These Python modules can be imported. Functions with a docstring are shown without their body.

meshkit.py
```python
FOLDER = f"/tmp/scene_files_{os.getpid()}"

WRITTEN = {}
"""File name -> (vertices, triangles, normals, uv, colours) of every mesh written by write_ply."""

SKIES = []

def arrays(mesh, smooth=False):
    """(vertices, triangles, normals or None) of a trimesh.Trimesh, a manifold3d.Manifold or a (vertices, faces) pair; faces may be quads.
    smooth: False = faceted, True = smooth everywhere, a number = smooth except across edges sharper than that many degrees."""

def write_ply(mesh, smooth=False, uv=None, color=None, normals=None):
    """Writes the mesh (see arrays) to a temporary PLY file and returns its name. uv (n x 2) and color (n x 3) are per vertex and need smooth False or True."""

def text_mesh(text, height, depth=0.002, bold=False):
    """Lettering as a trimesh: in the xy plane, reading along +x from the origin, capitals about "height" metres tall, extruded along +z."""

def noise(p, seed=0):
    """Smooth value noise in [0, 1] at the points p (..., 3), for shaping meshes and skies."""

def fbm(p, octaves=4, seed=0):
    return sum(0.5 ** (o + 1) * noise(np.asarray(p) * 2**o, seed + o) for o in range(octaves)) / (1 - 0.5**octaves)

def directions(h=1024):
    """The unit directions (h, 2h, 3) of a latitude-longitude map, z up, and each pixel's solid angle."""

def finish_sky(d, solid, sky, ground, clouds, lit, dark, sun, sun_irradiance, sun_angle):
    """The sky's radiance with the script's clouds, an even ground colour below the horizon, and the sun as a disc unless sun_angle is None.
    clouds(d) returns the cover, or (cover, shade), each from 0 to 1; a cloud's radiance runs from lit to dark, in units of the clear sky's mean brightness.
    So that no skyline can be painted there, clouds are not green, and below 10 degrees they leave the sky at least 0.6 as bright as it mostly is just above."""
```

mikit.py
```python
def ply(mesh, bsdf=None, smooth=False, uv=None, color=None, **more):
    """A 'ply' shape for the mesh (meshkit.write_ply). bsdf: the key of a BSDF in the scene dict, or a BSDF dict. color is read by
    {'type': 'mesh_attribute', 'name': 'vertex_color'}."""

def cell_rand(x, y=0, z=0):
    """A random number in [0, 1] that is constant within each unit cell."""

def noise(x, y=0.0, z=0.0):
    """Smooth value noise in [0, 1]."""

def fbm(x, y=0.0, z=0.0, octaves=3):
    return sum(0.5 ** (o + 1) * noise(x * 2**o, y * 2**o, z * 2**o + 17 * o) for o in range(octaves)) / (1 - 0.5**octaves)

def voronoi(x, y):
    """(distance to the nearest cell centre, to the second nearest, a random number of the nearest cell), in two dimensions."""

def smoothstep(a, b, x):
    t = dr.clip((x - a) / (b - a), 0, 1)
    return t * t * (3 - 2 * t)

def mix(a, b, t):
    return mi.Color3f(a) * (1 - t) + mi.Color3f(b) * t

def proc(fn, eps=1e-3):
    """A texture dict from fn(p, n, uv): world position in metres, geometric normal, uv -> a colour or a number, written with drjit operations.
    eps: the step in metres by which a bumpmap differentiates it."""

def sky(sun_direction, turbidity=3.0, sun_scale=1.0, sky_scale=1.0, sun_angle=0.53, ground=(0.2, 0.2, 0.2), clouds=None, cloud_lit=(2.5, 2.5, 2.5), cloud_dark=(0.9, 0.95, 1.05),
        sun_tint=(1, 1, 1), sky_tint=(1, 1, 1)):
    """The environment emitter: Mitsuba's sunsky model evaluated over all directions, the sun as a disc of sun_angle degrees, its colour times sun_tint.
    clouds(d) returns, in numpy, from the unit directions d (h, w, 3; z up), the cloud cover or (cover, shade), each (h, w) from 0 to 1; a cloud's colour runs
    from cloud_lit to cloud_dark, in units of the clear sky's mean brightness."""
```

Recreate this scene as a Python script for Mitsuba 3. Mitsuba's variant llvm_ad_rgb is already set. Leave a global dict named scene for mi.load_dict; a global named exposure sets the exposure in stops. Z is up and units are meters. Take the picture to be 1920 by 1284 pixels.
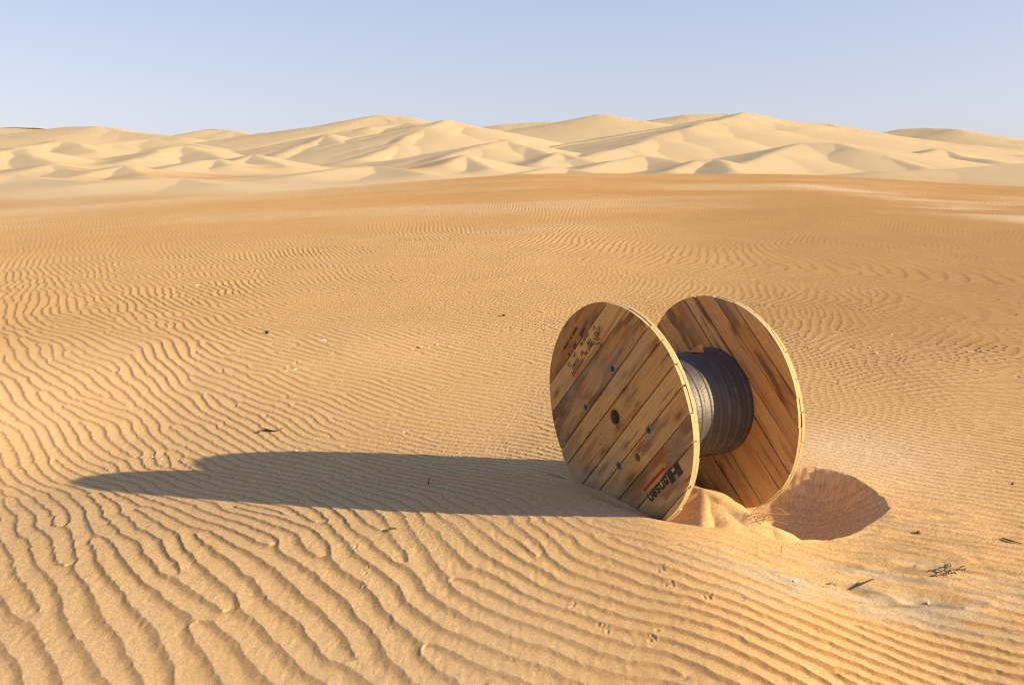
import math, random
import numpy as np, trimesh, mitsuba as mi, drjit as dr
import shapely
from shapely.geometry import Polygon, LineString, Point, box
from shapely import affinity
from scipy.interpolate import RBFInterpolator
import mikit, meshkit
from mikit import noise as dnoise, fbm as dfbm, smoothstep as dstep, mix, cell_rand

T = mi.ScalarTransform4f
scene, labels = {}, {}
rng = np.random.default_rng(7)

# ------------------------------------------------------------------ camera, sky, exposure
EYE, FOC, HOR = 1.75, 1500.0, 315.0                 # eye height (m), focal length and eye level in photo pixels (1920 wide)
PITCH = math.atan((642 - HOR) / FOC)
CP, SP = math.cos(PITCH), math.sin(PITCH)
scene['camera'] = {'type': 'perspective', 'fov': math.degrees(2 * math.atan(960 / FOC)), 'fov_axis': 'x',
                   'to_world': T().look_at(origin=[0, 0, EYE], target=[0, CP, EYE - SP], up=[0, 0, 1]),
                   'near_clip': 0.05, 'far_clip': 9000.0}
SUN_AZ, SUN_EL = math.radians(105.0), math.radians(21.1)   # to the right of the view and a little towards the viewer
SUN = np.array([math.sin(SUN_AZ) * math.cos(SUN_EL), math.cos(SUN_AZ) * math.cos(SUN_EL), math.sin(SUN_EL)])


def horizon_haze(d):                                 # a thin milky veil that thickens towards the horizon
    el = np.degrees(np.arcsin(np.clip(d[..., 2], 0, 1)))
    return 0.52 * np.exp(-el / 42.0)


scene['sky'] = mikit.sky(SUN.tolist(), turbidity=3.0, sun_scale=1.0, sky_scale=1.0, ground=(0.38, 0.27, 0.16),
                         sun_tint=(0.97, 1.0, 0.98), sky_tint=(0.98, 0.81, 0.88),
                         clouds=horizon_haze, cloud_lit=(1.00, 1.12, 1.40))
exposure = 2.93


def ray(px, py):
    px, py = np.asarray(px, float), np.asarray(py, float)
    u, v = (px - 960) / FOC, (py - 642) / FOC
    return np.stack([u, CP - v * SP, -SP - v * CP], -1)


def at(px, py, Y):                                   # the point at distance Y (metres ahead) seen at a pixel of the photograph
    r = ray(px, py)
    return np.array([0, 0, EYE]) + r * (np.asarray(Y, float) / r[..., 1])[..., None]


def gnd(px, py, z=0.0):                              # the point of the level z seen at a pixel
    r = ray(px, py)
    return np.array([0, 0, EYE]) + r * ((z - EYE) / r[..., 2])[..., None]


def sstep(a, b, x):
    t = np.clip((np.asarray(x, float) - a) / (b - a), 0, 1)
    return t * t * (3 - 2 * t)


def lp(x, xs, ys):
    return np.interp(x, xs, ys)


def fb(x, y, octaves=4, seed=0):
    return meshkit.fbm(np.stack([x, y, np.zeros_like(x) + 0.37], -1), octaves, seed)


# ------------------------------------------------------------------ where the reel stands (needed by the sand that lies round it)
C = np.array([0.519, 3.954, 0.486])                  # centre of the near flange's outer face
AX = math.radians(61.0)
N = np.array([math.sin(AX), math.cos(AX), 0.0])      # the reel's axis, from the near flange to the far one
A = np.array([N[1], -N[0], 0.0])                     # level direction in the flange, to the right in the picture
Z3 = np.array([0, 0, 1.0])

# ------------------------------------------------------------------ the sand: one height function of the place
CREST_PX = np.array([(-900, 430), (-300, 415), (0, 401), (160, 387), (320, 373), (500, 362), (640, 352), (853, 336), (993, 325), (1280, 326), (1527, 327), (1640, 335), (1747, 342), (1913, 352), (2200, 360), (2900, 370)], float)
CREST_TH = np.arctan2(ray(*CREST_PX.T)[:, 0], ray(*CREST_PX.T)[:, 1])
CREST_Y = lp(CREST_PX[:, 0], [0, 640, 1000, 1500, 1920], [46, 70, 100, 105, 90])
CREST_P = at(CREST_PX[:, 0], CREST_PX[:, 1], CREST_Y)
CREST_R = np.hypot(CREST_P[:, 0], CREST_P[:, 1])

PIT = Polygon([(1.30, 4.62), (1.50, 4.53), (1.671, 4.46), (1.77, 4.43), (1.869, 4.38), (1.93, 4.30), (1.975, 4.20), (2.01, 4.05), (1.975, 3.915), (1.845, 3.785), (1.70, 3.64), (1.52, 3.54), (1.37, 3.50), (1.25, 3.56), (1.16, 3.70), (1.07, 3.90), (1.00, 4.15), (1.05, 4.45)])


def ridge_height(x, y, poly, slope, curve, blunt=0.02):
    """Height of a ridge whose crest is the polyline (k, 3): the crest's height less the fall of its flanks, the highest of its segments."""
    best = np.full(x.shape, -1e9)
    for p, q in zip(poly[:-1], poly[1:]):
        dx, dy = q[0] - p[0], q[1] - p[1]
        l2 = dx * dx + dy * dy
        t = np.clip(((x - p[0]) * dx + (y - p[1]) * dy) / l2, 0, 1)
        ex, ey = x - p[0] - t * dx, y - p[1] - t * dy
        d = np.sqrt(ex * ex + ey * ey)
        d = np.sqrt(d * d + blunt * blunt) - blunt
        best = np.maximum(best, p[2] + t * (q[2] - p[2]) - slope * curve * np.log1p(d / curve))
    return best


def nz(n, a, z):                                     # a point of the reel's own frame: n along the axis, a level in the flange
    p = C + n * N + a * A
    return (p[0], p[1], z)


RIDGE = np.array([nz(0.24, -0.42, 0.02), nz(0.28, -0.10, 0.09), nz(0.31, 0.16, 0.135), gnd(1320, 918, 0.165), gnd(1352, 934, 0.16), gnd(1400, 963, 0.13), gnd(1450, 988, 0.085), gnd(1500, 1001, 0.045), gnd(1560, 1008, 0.01), gnd(1640, 990, 0.0)])


RIDGE_FRONT = np.array([gnd(1320, 918, 0.165), gnd(1322, 945, 0.15), gnd(1318, 985, 0.12)])


RIDGE_MID = np.array([gnd(1322, 922, 0.160), gnd(1342, 948, 0.145), gnd(1362, 975, 0.122), gnd(1380, 1000, 0.095)])


def reel_sand(x, y):
    q, w = x - C[0], y - C[1]
    n, a = q * N[0] + w * N[1], q * A[0] + w * A[1]
    r2 = (n - 0.4) ** 2 + a ** 2
    z = np.zeros_like(x)
    # the sand falls away from the viewer's side of the reel to the ground behind its shadow
    yc = 3.45 + np.log1p(np.exp((y - 3.45) / 0.12)) * 0.12
    yc = 5.15 - np.log1p(np.exp((5.15 - yc) / 0.2)) * 0.2
    yc = yc + 0.35 * np.maximum(yc - 4.35, 0)
    xc = np.clip(x, -2.9, 0.9)
    z += (-0.0445 + 0.053 * xc - 0.153 * (yc - 4.5)) * (1 - sstep(0.6, 1.7, x)) * (1 - sstep(4.9, 8.8, y)) * (1 - sstep(3.0, 6.0, -x))
    # hollow at the foot of the near flange, on the sunny side
    z -= 0.16 * np.exp(-(((n - 0.13) / 0.10) ** 2 + ((a - 0.36) / 0.15) ** 2))
    z -= 0.03 * np.exp(-(((n + 0.03) / 0.06) ** 2 + ((a - 0.20) / 0.28) ** 2))
    # ridge blown up between the flanges
    z = np.maximum(z, ridge_height(x, y, RIDGE, 0.54, 1.2, 0.03))
    z = np.maximum(z, ridge_height(x, y, RIDGE_FRONT, 0.55, 1.0, 0.02))
    z = np.maximum(z, ridge_height(x, y, RIDGE_MID, 0.45, 1.0, 0.05))
    # pit scoured beyond the far flange
    pts = shapely.points(x.ravel(), y.ravel())
    near = (np.abs(x - 1.5) < 0.9) & (np.abs(y - 4.1) < 0.9)
    sd = np.full(x.shape, -1.0)
    if near.any():
        pn = shapely.points(x[near], y[near])
        dist = shapely.distance(pn, PIT.exterior)
        sd[near] = np.where(shapely.contains_xy(PIT, x[near], y[near]), dist, -dist)
    edge = sstep(0.75, 1.05, n) * 0.13 * (fb(x * 2.6, y * 2.6, 4, 8) - 0.5) + 0.008 * (fb(x * 30, y * 30, 2, 4) - 0.5)
    s = np.maximum(sd + edge, 0)
    front = sstep(0.35, 0.75, a)                    # the near side slopes in gently, the far side drops off
    depth = 0.225 * (1 - np.exp(-s / (0.12 + 0.20 * front * sstep(0.75, 1.0, n))))
    z -= depth
    z += 0.03 * np.exp(-np.maximum(-sd, 0) / 0.25) * (sd <= 0) * sstep(1.35, 1.7, x) * (1 - front)
    z += np.where(sd > 0, 0.03 * sstep(1.35, 1.7, x) * (1 - front) * np.exp(-s / 0.05), 0)
    return z, sd


_t = np.linspace(-1.2, 1.2, 961)
_g = np.exp(-(np.arange(-60, 61) / 22.0) ** 2)
_sm = lambda v: np.convolve(np.pad(np.interp(_t, CREST_TH, v), 60, 'edge'), _g / _g.sum(), 'valid')
CREST_TAB = _sm(CREST_P[:, 2]), _sm(CREST_R)


def crest_of(th):
    return np.interp(th, _t, CREST_TAB[0]), np.interp(th, _t, CREST_TAB[1])


# far dunes: crest lines as (photo x, photo y, metres ahead), flank slope, concavity length
DUNES = [
    ([(-500, 250, 1500), (-200, 242, 1500), (0, 236, 1500), (60, 240, 1500), (110, 239, 1480), (190, 237, 1400), (235, 246, 1350), (345, 258, 1250)], .20, 900),
    ([(345, 260, 1500), (400, 242, 1560), (440, 245, 1540), (480, 258, 1450)], .24, 900),
    ([(470, 254, 1420), (500, 249, 1420), (560, 257, 1300)], .20, 900),
    ([(545, 262, 1150), (600, 245, 1250), (640, 235, 1300), (680, 222, 1330), (715, 216, 1340), (760, 219, 1330), (830, 242, 1230)], .22, 900),
    ([(660, 245, 1060), (700, 238, 1080), (770, 230, 1120), (800, 240, 1000)], .24, 700),
    ([(680, 296, 700), (740, 268, 790), (800, 238, 900), (840, 225, 960), (885, 239, 930), (940, 262, 860), (990, 284, 760)], .25, 800),
    ([(860, 244, 1400), (960, 232, 1400), (1030, 229, 1400), (1070, 233, 1350), (1130, 215, 1300), (1195, 229, 1350), (1290, 215, 1350), (1360, 214, 1350), (1420, 225, 1300)], .20, 1200),
    ([(1080, 298, 560), (1170, 275, 640), (1230, 258, 700), (1280, 243, 760), (1340, 226, 860), (1393, 211, 950), (1413, 219, 935), (1467, 243, 880), (1487, 258, 830), (1510, 275, 780)], .22, 800),
    ([(1420, 221, 1150), (1460, 227, 1120), (1500, 232, 1120), (1550, 232, 1120), (1575, 241, 1050), (1610, 250, 980), (1640, 258, 930)], .24, 800),
    ([(1560, 268, 1080), (1640, 255, 1080), (1700, 242, 1080), (1740, 240, 1060), (1790, 243, 1000), (1850, 256, 960), (1920, 270, 920), (2100, 300, 850)], .22, 900),
    ([(1370, 314, 380), (1450, 286, 450), (1510, 269, 500), (1570, 267, 500), (1610, 277, 470), (1660, 293, 440), (1730, 313, 400)], .21, 400),
    ([(1680, 302, 520), (1755, 279, 620), (1810, 295, 560), (1870, 303, 520)], .22, 400),
    ([(1820, 296, 700), (1920, 291, 700), (2050, 290, 700)], .18, 400),
    ([(1258, 320, 290), (1310, 300, 320), (1345, 299, 320), (1362, 306, 300), (1376, 322, 270)], .26, 250),
    ([(985, 324, 280), (1033, 314, 300), (1070, 317, 300), (1115, 326, 280)], .22, 250),
    ([(1000, 306, 520), (1045, 286, 600), (1085, 297, 560), (1125, 309, 520)], .22, 400),
    ([(820, 300, 560), (900, 275, 640), (952, 263, 690), (990, 273, 660), (1030, 290, 600)], .22, 500),
    ([(835, 308, 400), (870, 291, 450), (895, 303, 420), (920, 316, 380)], .24, 300),
    ([(1085, 320, 340), (1150, 301, 420), (1203, 292, 450), (1260, 301, 420), (1290, 310, 380)], .20, 300),
    ([(140, 334, 300), (190, 321, 340), (233, 310, 370), (262, 324, 330), (290, 341, 270)], .22, 300),
    ([(385, 320, 480), (440, 302, 560), (480, 290, 610), (505, 300, 560), (535, 314, 480)], .22, 400),
    ([(520, 292, 780), (580, 268, 880), (620, 252, 950), (640, 268, 860), (665, 288, 760)], .24, 600),
    ([(120, 282, 860), (220, 266, 960), (290, 260, 1000), (350, 268, 960), (410, 284, 860)], .20, 600),
    ([(30, 280, 760), (80, 268, 840), (117, 263, 880), (150, 270, 840), (180, 283, 760)], .22, 500),
    ([(250, 300, 600), (310, 281, 700), (350, 273, 760), (385, 284, 700), (420, 297, 620)], .22, 500),
    ([(-60, 300, 520), (0, 283, 620), (30, 279, 640), (60, 290, 600), (110, 306, 520)], .22, 500),
    ([(40, 322, 360), (93, 308, 420), (130, 318, 390), (170, 331, 330)], .20, 300),
    ([(300, 318, 400), (370, 301, 480), (400, 299, 500), (430, 310, 450)], .20, 300),
    ([(150, 352, 180), (240, 343, 200), (300, 337, 220), (345, 336, 230), (380, 346, 205), (420, 352, 190)], .13, 150),
    ([(-200, 345, 200), (-60, 333, 230), (30, 330, 240), (90, 338, 230), (160, 349, 200)], .14, 200),
    ([(560, 330, 300), (640, 316, 360), (700, 312, 400), (760, 318, 360), (800, 328, 300)], .16, 250),
    ([(1660, 322, 230), (1747, 320, 235), (1850, 313, 240), (1920, 307, 245), (2100, 300, 250)], .10, 200),
]
DUNES = [(at(*np.array(p, float).T), s, L) for p, s, L in DUNES]


def dune_field(x, y):
    r = np.hypot(x, y)
    base = lp(r, [0, 90, 200, 400, 1000, 2000, 4000], [-4.5, -4.2, -4.0, -3.0, 4.0, 12.0, 14.0])
    base = base + 2.2 * (fb(x / 90, y / 90, 3, 11) - 0.5) * sstep(120, 300, r)
    base = base + 3.0 * (fb(x / 70 + 4, (y + 0.5 * x) / 120, 3, 12) - 0.5) * sstep(170, 330, r) * (1 - sstep(700, 1000, r))
    k = 1.4
    acc = np.exp(np.clip((base - base) / k, -60, 60))
    wx, wy = x + 22 * (fb(x / 60, y / 60, 3, 5) - 0.5) * sstep(300, 700, r), y + 22 * (fb(x / 60, y / 60, 3, 6) - 0.5) * sstep(300, 700, r)
    top = np.zeros_like(x)
    for poly, s, L in DUNES:
        m = np.full(x.shape, True)
        h = ridge_height(wx[m], wy[m], poly, 0.93 * s, 0.7 * L, 0.006 * poly[:, 1].mean()) - base[m]
        top[m] = np.where(h > 0, np.maximum(top[m], h), top[m])
        # sharp crests, soft feet
        acc[m] += np.exp(np.clip(h / k, -60, 60))
    soft = k * np.log(acc)
    z = np.where(top > 4 * k, top + (soft - top) * np.exp(-(top - 4 * k) / k), soft)
    return base + z, top


def height(x, y):
    """Height of the sand without its ripples, the pit's signed distance and how much this is dune field."""
    th, r = np.arctan2(x, y), np.hypot(x, y)
    zc, rc = crest_of(th)
    u = np.clip((r - 6) / (rc - 6), 0, 1)
    plain = zc * (0.35 * u + 0.65 * u * u * (3 - 2 * u))
    plain = plain + 0.30 * (fb(x / 34 + 3, (y - 0.35 * x) / 10, 3, 21) - 0.5) * sstep(9, 22, r) * (1 - sstep(0.75, 1.0, u))
    plain = plain + 0.05 * (fb(x / 1.6, y / 1.6, 2, 22) - 0.5)
    z, sd = plain, np.full_like(x, -9.0)
    m = r < 12
    if m.any():
        zr, sdr = reel_sand(x[m], y[m])
        z = z.copy()
        z[m] += zr
        sd[m] = sdr
    far = sstep(1.0, 1.55, r / rc)
    m = far > 0
    if m.any():
        zd, _ = dune_field(x[m], y[m])
        z = z.copy()
        z[m] = z[m] * (1 - far[m]) + zd * far[m]
    return z, sd, far


# ------------------------------------------------------------------ wind ripples: phasor noise whose waves follow the wind over the place
DIRS = np.array([  (960, 560, 12), (1080, 540, 10), (820, 600, 9), (1500, 520, 5), (1760, 560, 5), (1850, 500, 5), (700, 520, 25),  # photo x, y, slope of the crests in the photo in degrees downwards to the right
    (60, 700, 28), (100, 640, 22), (300, 820, 27), (520, 760, 20), (560, 620, 10), (100, 560, 70), (20, 620, 40), (300, 560, 45), (500, 540, 24), (640, 600, 9), (760, 560, 7),
    (900, 650, 6), (900, 760, 8), (1000, 850, 22), (700, 840, 25), (60, 900, 48), (60, 1000, 75), (60, 1200, 62), (-100, 1100, 70), (200, 1000, 72), (250, 1200, 55), (400, 1000, 42), (500, 1020, 26),
    (400, 1150, 34), (560, 1220, 62), (700, 1150, 50), (820, 1040, 62), (900, 1180, 38), (1000, 1050, 55), (1000, 1250, 25), (1200, 1150, 22), (1200, 1250, 17), (1500, 1250, 16), (1800, 1230, 17),
    (1600, 1080, 9), (1300, 1060, 15), (1750, 1000, 8), (1800, 900, 8), (1700, 780, 11), (1850, 780, 9), (1600, 700, 9), (1800, 650, 8), (1600, 560, 7), (1100, 500, 8), (1000, 560, 8),
    (850, 430, 60), (300, 440, 65), (1300, 440, 40), (1700, 440, 20), (600, 470, 45), (200, 860, 35), (640, 700, 12), (1250, 520, 6)], float)
_p = gnd(DIRS[:, 0], DIRS[:, 1])
_e = np.radians(DIRS[:, 2])
_q = gnd(DIRS[:, 0] + np.cos(_e), DIRS[:, 1] + np.sin(_e))
DIR_ANG = np.arctan2(-(_q - _p)[:, 1], (_q - _p)[:, 0])          # clockwise from +x
DIR_UV = np.stack([np.arctan2(_p[:, 0], _p[:, 1]) * 2.2, np.log(np.hypot(_p[:, 0], _p[:, 1]))], -1)


def crest_angle(x, y):
    u, v = np.arctan2(x, y) * 2.2, np.log(np.hypot(x, y))
    c, s, n = 0, 0, 0
    for (pu, pv), g in zip(DIR_UV, DIR_ANG):
        w = 1 / (((u - pu) ** 2 + (v - pv) ** 2) + 0.004) ** 1.6
        c, s, n = c + w * np.cos(2 * g), s + w * np.sin(2 * g), n + w
    return 0.5 * np.arctan2(s, c)


def wave_length(x, y):
    r, th = np.hypot(x, y), np.arctan2(x, y)
    lam = 0.072 - 0.008 * sstep(0.05, 0.40, th) * sstep(3.4, 4.6, r) + 0.012 * sstep(-0.1, -0.5, th) * sstep(3.2, 4.5, r)
    lam = lam + (0.022 * sstep(0.15, -0.2, th) + 0.010) * sstep(4.3, 3.0, r)
    return lam * (1 + (0.55 - 0.27 * sstep(0.0, -0.3, th)) * sstep(5.5, 9.5, r) + 0.25 * sstep(0.15, 0.4, th) * sstep(6, 10, r) * (1 - sstep(10, 15, r)) + 0.28 * sstep(14, 26, r) + 0.6 * sstep(30, 60, r))


class Ripples:
    def __init__(self, x0, x1, y0, y1, step, seed, sweeps=6):
        g = np.random.default_rng(seed)
        self.x0, self.y0, self.step = x0, y0, step
        self.nx, self.ny = int((x1 - x0) / step) + 1, int((y1 - y0) / step) + 1
        i, j = np.meshgrid(np.arange(self.nx), np.arange(self.ny), indexing='ij')
        self.px = x0 + (i + g.random(i.shape)) * step
        self.py = y0 + (j + g.random(i.shape)) * step
        yy = np.maximum(self.py, 0.3)
        psi = crest_angle(self.px, yy) + (0.64 if step < 0.2 else 0.30) * (1 - 0.88 * sstep(0.0, 0.25, np.arctan2(self.px, yy)) * sstep(3.9, 5.2, np.hypot(self.px, yy)) + 0.35 * sstep(0.05, 0.3, np.arctan2(self.px, yy)) * sstep(4.2, 3.4, np.hypot(self.px, yy)) + 0.5 * sstep(-0.15, -0.35, np.arctan2(self.px, yy))) * (fb(self.px / 0.5, self.py / 0.5, 2, seed) - 0.5)
        k = 2 * np.pi / wave_length(self.px, yy)
        self.kx, self.ky = k * np.sin(psi), k * np.cos(psi)
        self.ph = g.random(i.shape) * 2 * np.pi
        self.sig2 = 2 * (1.05 * step) ** 2
        for _ in range(sweeps):
            v = self.sum(self.px, self.py)
            self.ph = np.angle(v)

    def sum(self, x, y):
        out = np.zeros(x.shape, np.complex128)
        ci, cj = np.floor((x - self.x0) / self.step).astype(int), np.floor((y - self.y0) / self.step).astype(int)
        for a in range(-2, 3):
            for b in range(-2, 3):
                i, j = np.clip(ci + a, 0, self.nx - 1), np.clip(cj + b, 0, self.ny - 1)
                dx, dy = x - self.px[i, j], y - self.py[i, j]
                w = np.exp(-(dx * dx + dy * dy) / self.sig2)
                arg = self.kx[i, j] * dx + self.ky[i, j] * dy + self.ph[i, j]
                out += w * np.exp(1j * arg)
        return out


def profile(phase, a=0.31):
    """Ripple across its crest: a hollow lee face that steepens to a sharp brink, then a long straight windward slope."""
    u = (phase / (2 * np.pi)) % 1.0
    up = (u / a) ** 2.3
    v = (u - a) / (1 - a)
    down = 1 - v ** 0.92
    return np.where(u < a, up, down)


# ------------------------------------------------------------------ the sand meshes
def azimuths(fine, lim):
    mid = np.arange(-lim, lim + fine / 2, fine)
    side = np.concatenate([np.linspace(lim, lim + 8, 17)[1:], np.linspace(lim + 8, 180, 40)[1:]])
    return np.radians(np.concatenate([-side[::-1][1:], mid, side]))     # from just above -180 to 180: closes on itself


def polar_mesh(th, rr):
    """th (n,), rr (n, m) radii per azimuth: points (n, m), triangles that close round, facing up."""
    n, m = rr.shape
    x, y = rr * np.sin(th)[:, None], rr * np.cos(th)[:, None]
    i = np.arange(n)[:, None] * m + np.arange(m - 1)[None]
    j = ((np.arange(n) + 1) % n)[:, None] * m + np.arange(m - 1)[None]
    f = np.stack([np.stack([i, i + 1, j + 1], -1), np.stack([i, j + 1, j], -1)], 2).reshape(-1, 3)
    return x, y, f[:, ::-1] if False else f


def up_facing(v, f):
    nz_ = np.cross(v[f[:, 1]] - v[f[:, 0]], v[f[:, 2]] - v[f[:, 0]])[:, 2]
    return f if nz_.mean() > 0 else f[:, ::-1]


SAND = np.array([0.568, 0.374, 0.180])
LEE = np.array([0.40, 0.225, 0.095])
BROWN = np.array([0.385, 0.238, 0.115])
RED = np.array([0.475, 0.285, 0.125])
PALE = np.array([0.60, 0.47, 0.31])
GREY = np.array([0.46, 0.37, 0.255])
CREAM = np.array([0.55, 0.452, 0.305])


def blob(x, y, px, py, rx, ry):                      # a patch round a place seen in the photo, rx across and ry away from the viewer in metres
    p = gnd(px, py)
    return np.exp(-(((x - p[0]) / rx) ** 2 + ((y - p[1]) / ry) ** 2))


def build_ground():
    th = azimuths(0.056, 36.5)
    zc, rc = crest_of(th)
    dep = np.radians(np.concatenate([np.arange(41.0, 18.0, -0.053), np.arange(18.0, 7.0, -0.042), np.arange(7.0, 4.0, -0.05)]))
    r_near = np.concatenate([[0.02, 0.4, 0.8, 1.2, 1.6, 1.9], EYE / np.tan(dep)])        # to about 25 m
    k = 130
    t = np.linspace(0, 1, k + 1)[1:]
    rr = np.concatenate([np.repeat(r_near[None], len(th), 0), r_near[-1] + (rc * 1.18 - r_near[-1])[:, None] * (0.55 * t + 0.45 * t ** 1.8)[None]], 1)
    x, y, f = polar_mesh(th, rr)
    z, sd, far = height(x, y)
    r = rr
    # ripples
    amp = np.zeros_like(x)
    ph = np.zeros_like(x)
    ang = np.abs(th)[:, None] + 0 * r
    wx = x + (0.026 - 0.014 * sstep(0.1, 0.35, th)[:, None] * sstep(3.9, 5.2, r)) * (fb(x / 0.042, y / 0.042, 2, 31) - 0.5) + (0.055 - 0.042 * sstep(0.1, 0.35, th)[:, None] * sstep(3.9, 5.2, r)) * (fb(x / 0.25, y / 0.25, 2, 32) - 0.5)
    wy = y + (0.026 - 0.014 * sstep(0.1, 0.35, th)[:, None] * sstep(3.9, 5.2, r)) * (fb(x / 0.042, y / 0.042, 2, 33) - 0.5) + (0.055 - 0.042 * sstep(0.1, 0.35, th)[:, None] * sstep(3.9, 5.2, r)) * (fb(x / 0.25, y / 0.25, 2, 34) - 0.5)
    fine = Ripples(-12.6, 14.5, 1.2, 17.6, 0.085, 41)
    wide = Ripples(-36, 40, 10.0, 75.0, 0.26, 42, 3)
    lam = wave_length(x, np.maximum(y, 0.3))
    m1 = (r < 17.2) & (r > 1.7) & (ang < 0.72)
    m2 = (r > 14.6) & (ang < 0.72) & (r < 74)
    v1, v2 = np.zeros(x.shape, complex), np.zeros(x.shape, complex)
    v1[m1] = fine.sum(wx[m1], wy[m1])
    v2[m2] = wide.sum(wx[m2], wy[m2])
    b = sstep(14.8, 17.0, r)
    soft = sstep(4.4, 3.0, r)
    h1 = profile(np.angle(v1), 0.31 + 0.12 * soft) * sstep(0.1, 1.1, np.abs(v1))
    h2 = profile(np.angle(v2)) * sstep(0.1, 1.1, np.abs(v2))
    h = h1 * (1 - b) + h2 * b
    # how strong the ripples are: weak on the drift before the reel, on the pale flat behind it, in patches elsewhere
    q, w = x - C[0], y - C[1]
    n, a = q * N[0] + w * N[1], q * A[0] + w * A[1]
    strong = 0.42 + 1.15 * fb(x / 1.1, y / 1.1, 3, 51)
    strong = strong * (1 - 0.93 * np.exp(-(((n - 0.35) / 0.80) ** 2 + ((a - 0.30) / 0.80) ** 2) ** 1.5))
    strong = strong * (1 - 0.55 * blob(x, y, 860, 1020, 0.55, 0.28))
    strong = strong * (1 - 0.60 * blob(x, y, 1560, 850, 0.7, 0.5))
    strong = strong * (1 - 0.6 * np.clip(blob(x, y, 1640, 1110, 0.50, 0.22) + 0.8 * blob(x, y, 1770, 1055, 0.55, 0.25) + 0.7 * blob(x, y, 1740, 960, 0.40, 0.30), 0, 1))
    band = fb(x / 17, (y - 0.35 * x) / 8.5, 4, 72)
    strong = strong * (1 - 0.32 * sstep(11, 24, r)) * (1 - 0.45 * sstep(10, 15, r) * sstep(0.0, 0.3, th)[:, None]) * (1 + 0.9 * (sstep(0.42, 0.62, band) - 0.35) * sstep(12, 22, r)) * (1 - sstep(0.8, 1.05, r / rc[:, None]))
    side = lp(th, [-0.6, 0.1, 0.35, 0.6], [0.95, 1.05, 1.7, 1.8])[:, None]
    z = z + (0.078 - 0.016 * soft) * lam * strong * side * h
    # finer cross ripples and grain
    cr = crest_angle(x, np.maximum(y, 0.3)) * 0 + 0.9
    nearm = (r < 9) & (r > 1.7) & (ang < 0.72)
    fxy = fb(x / 0.021, y / 0.05, 2, 61) - 0.5
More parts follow.
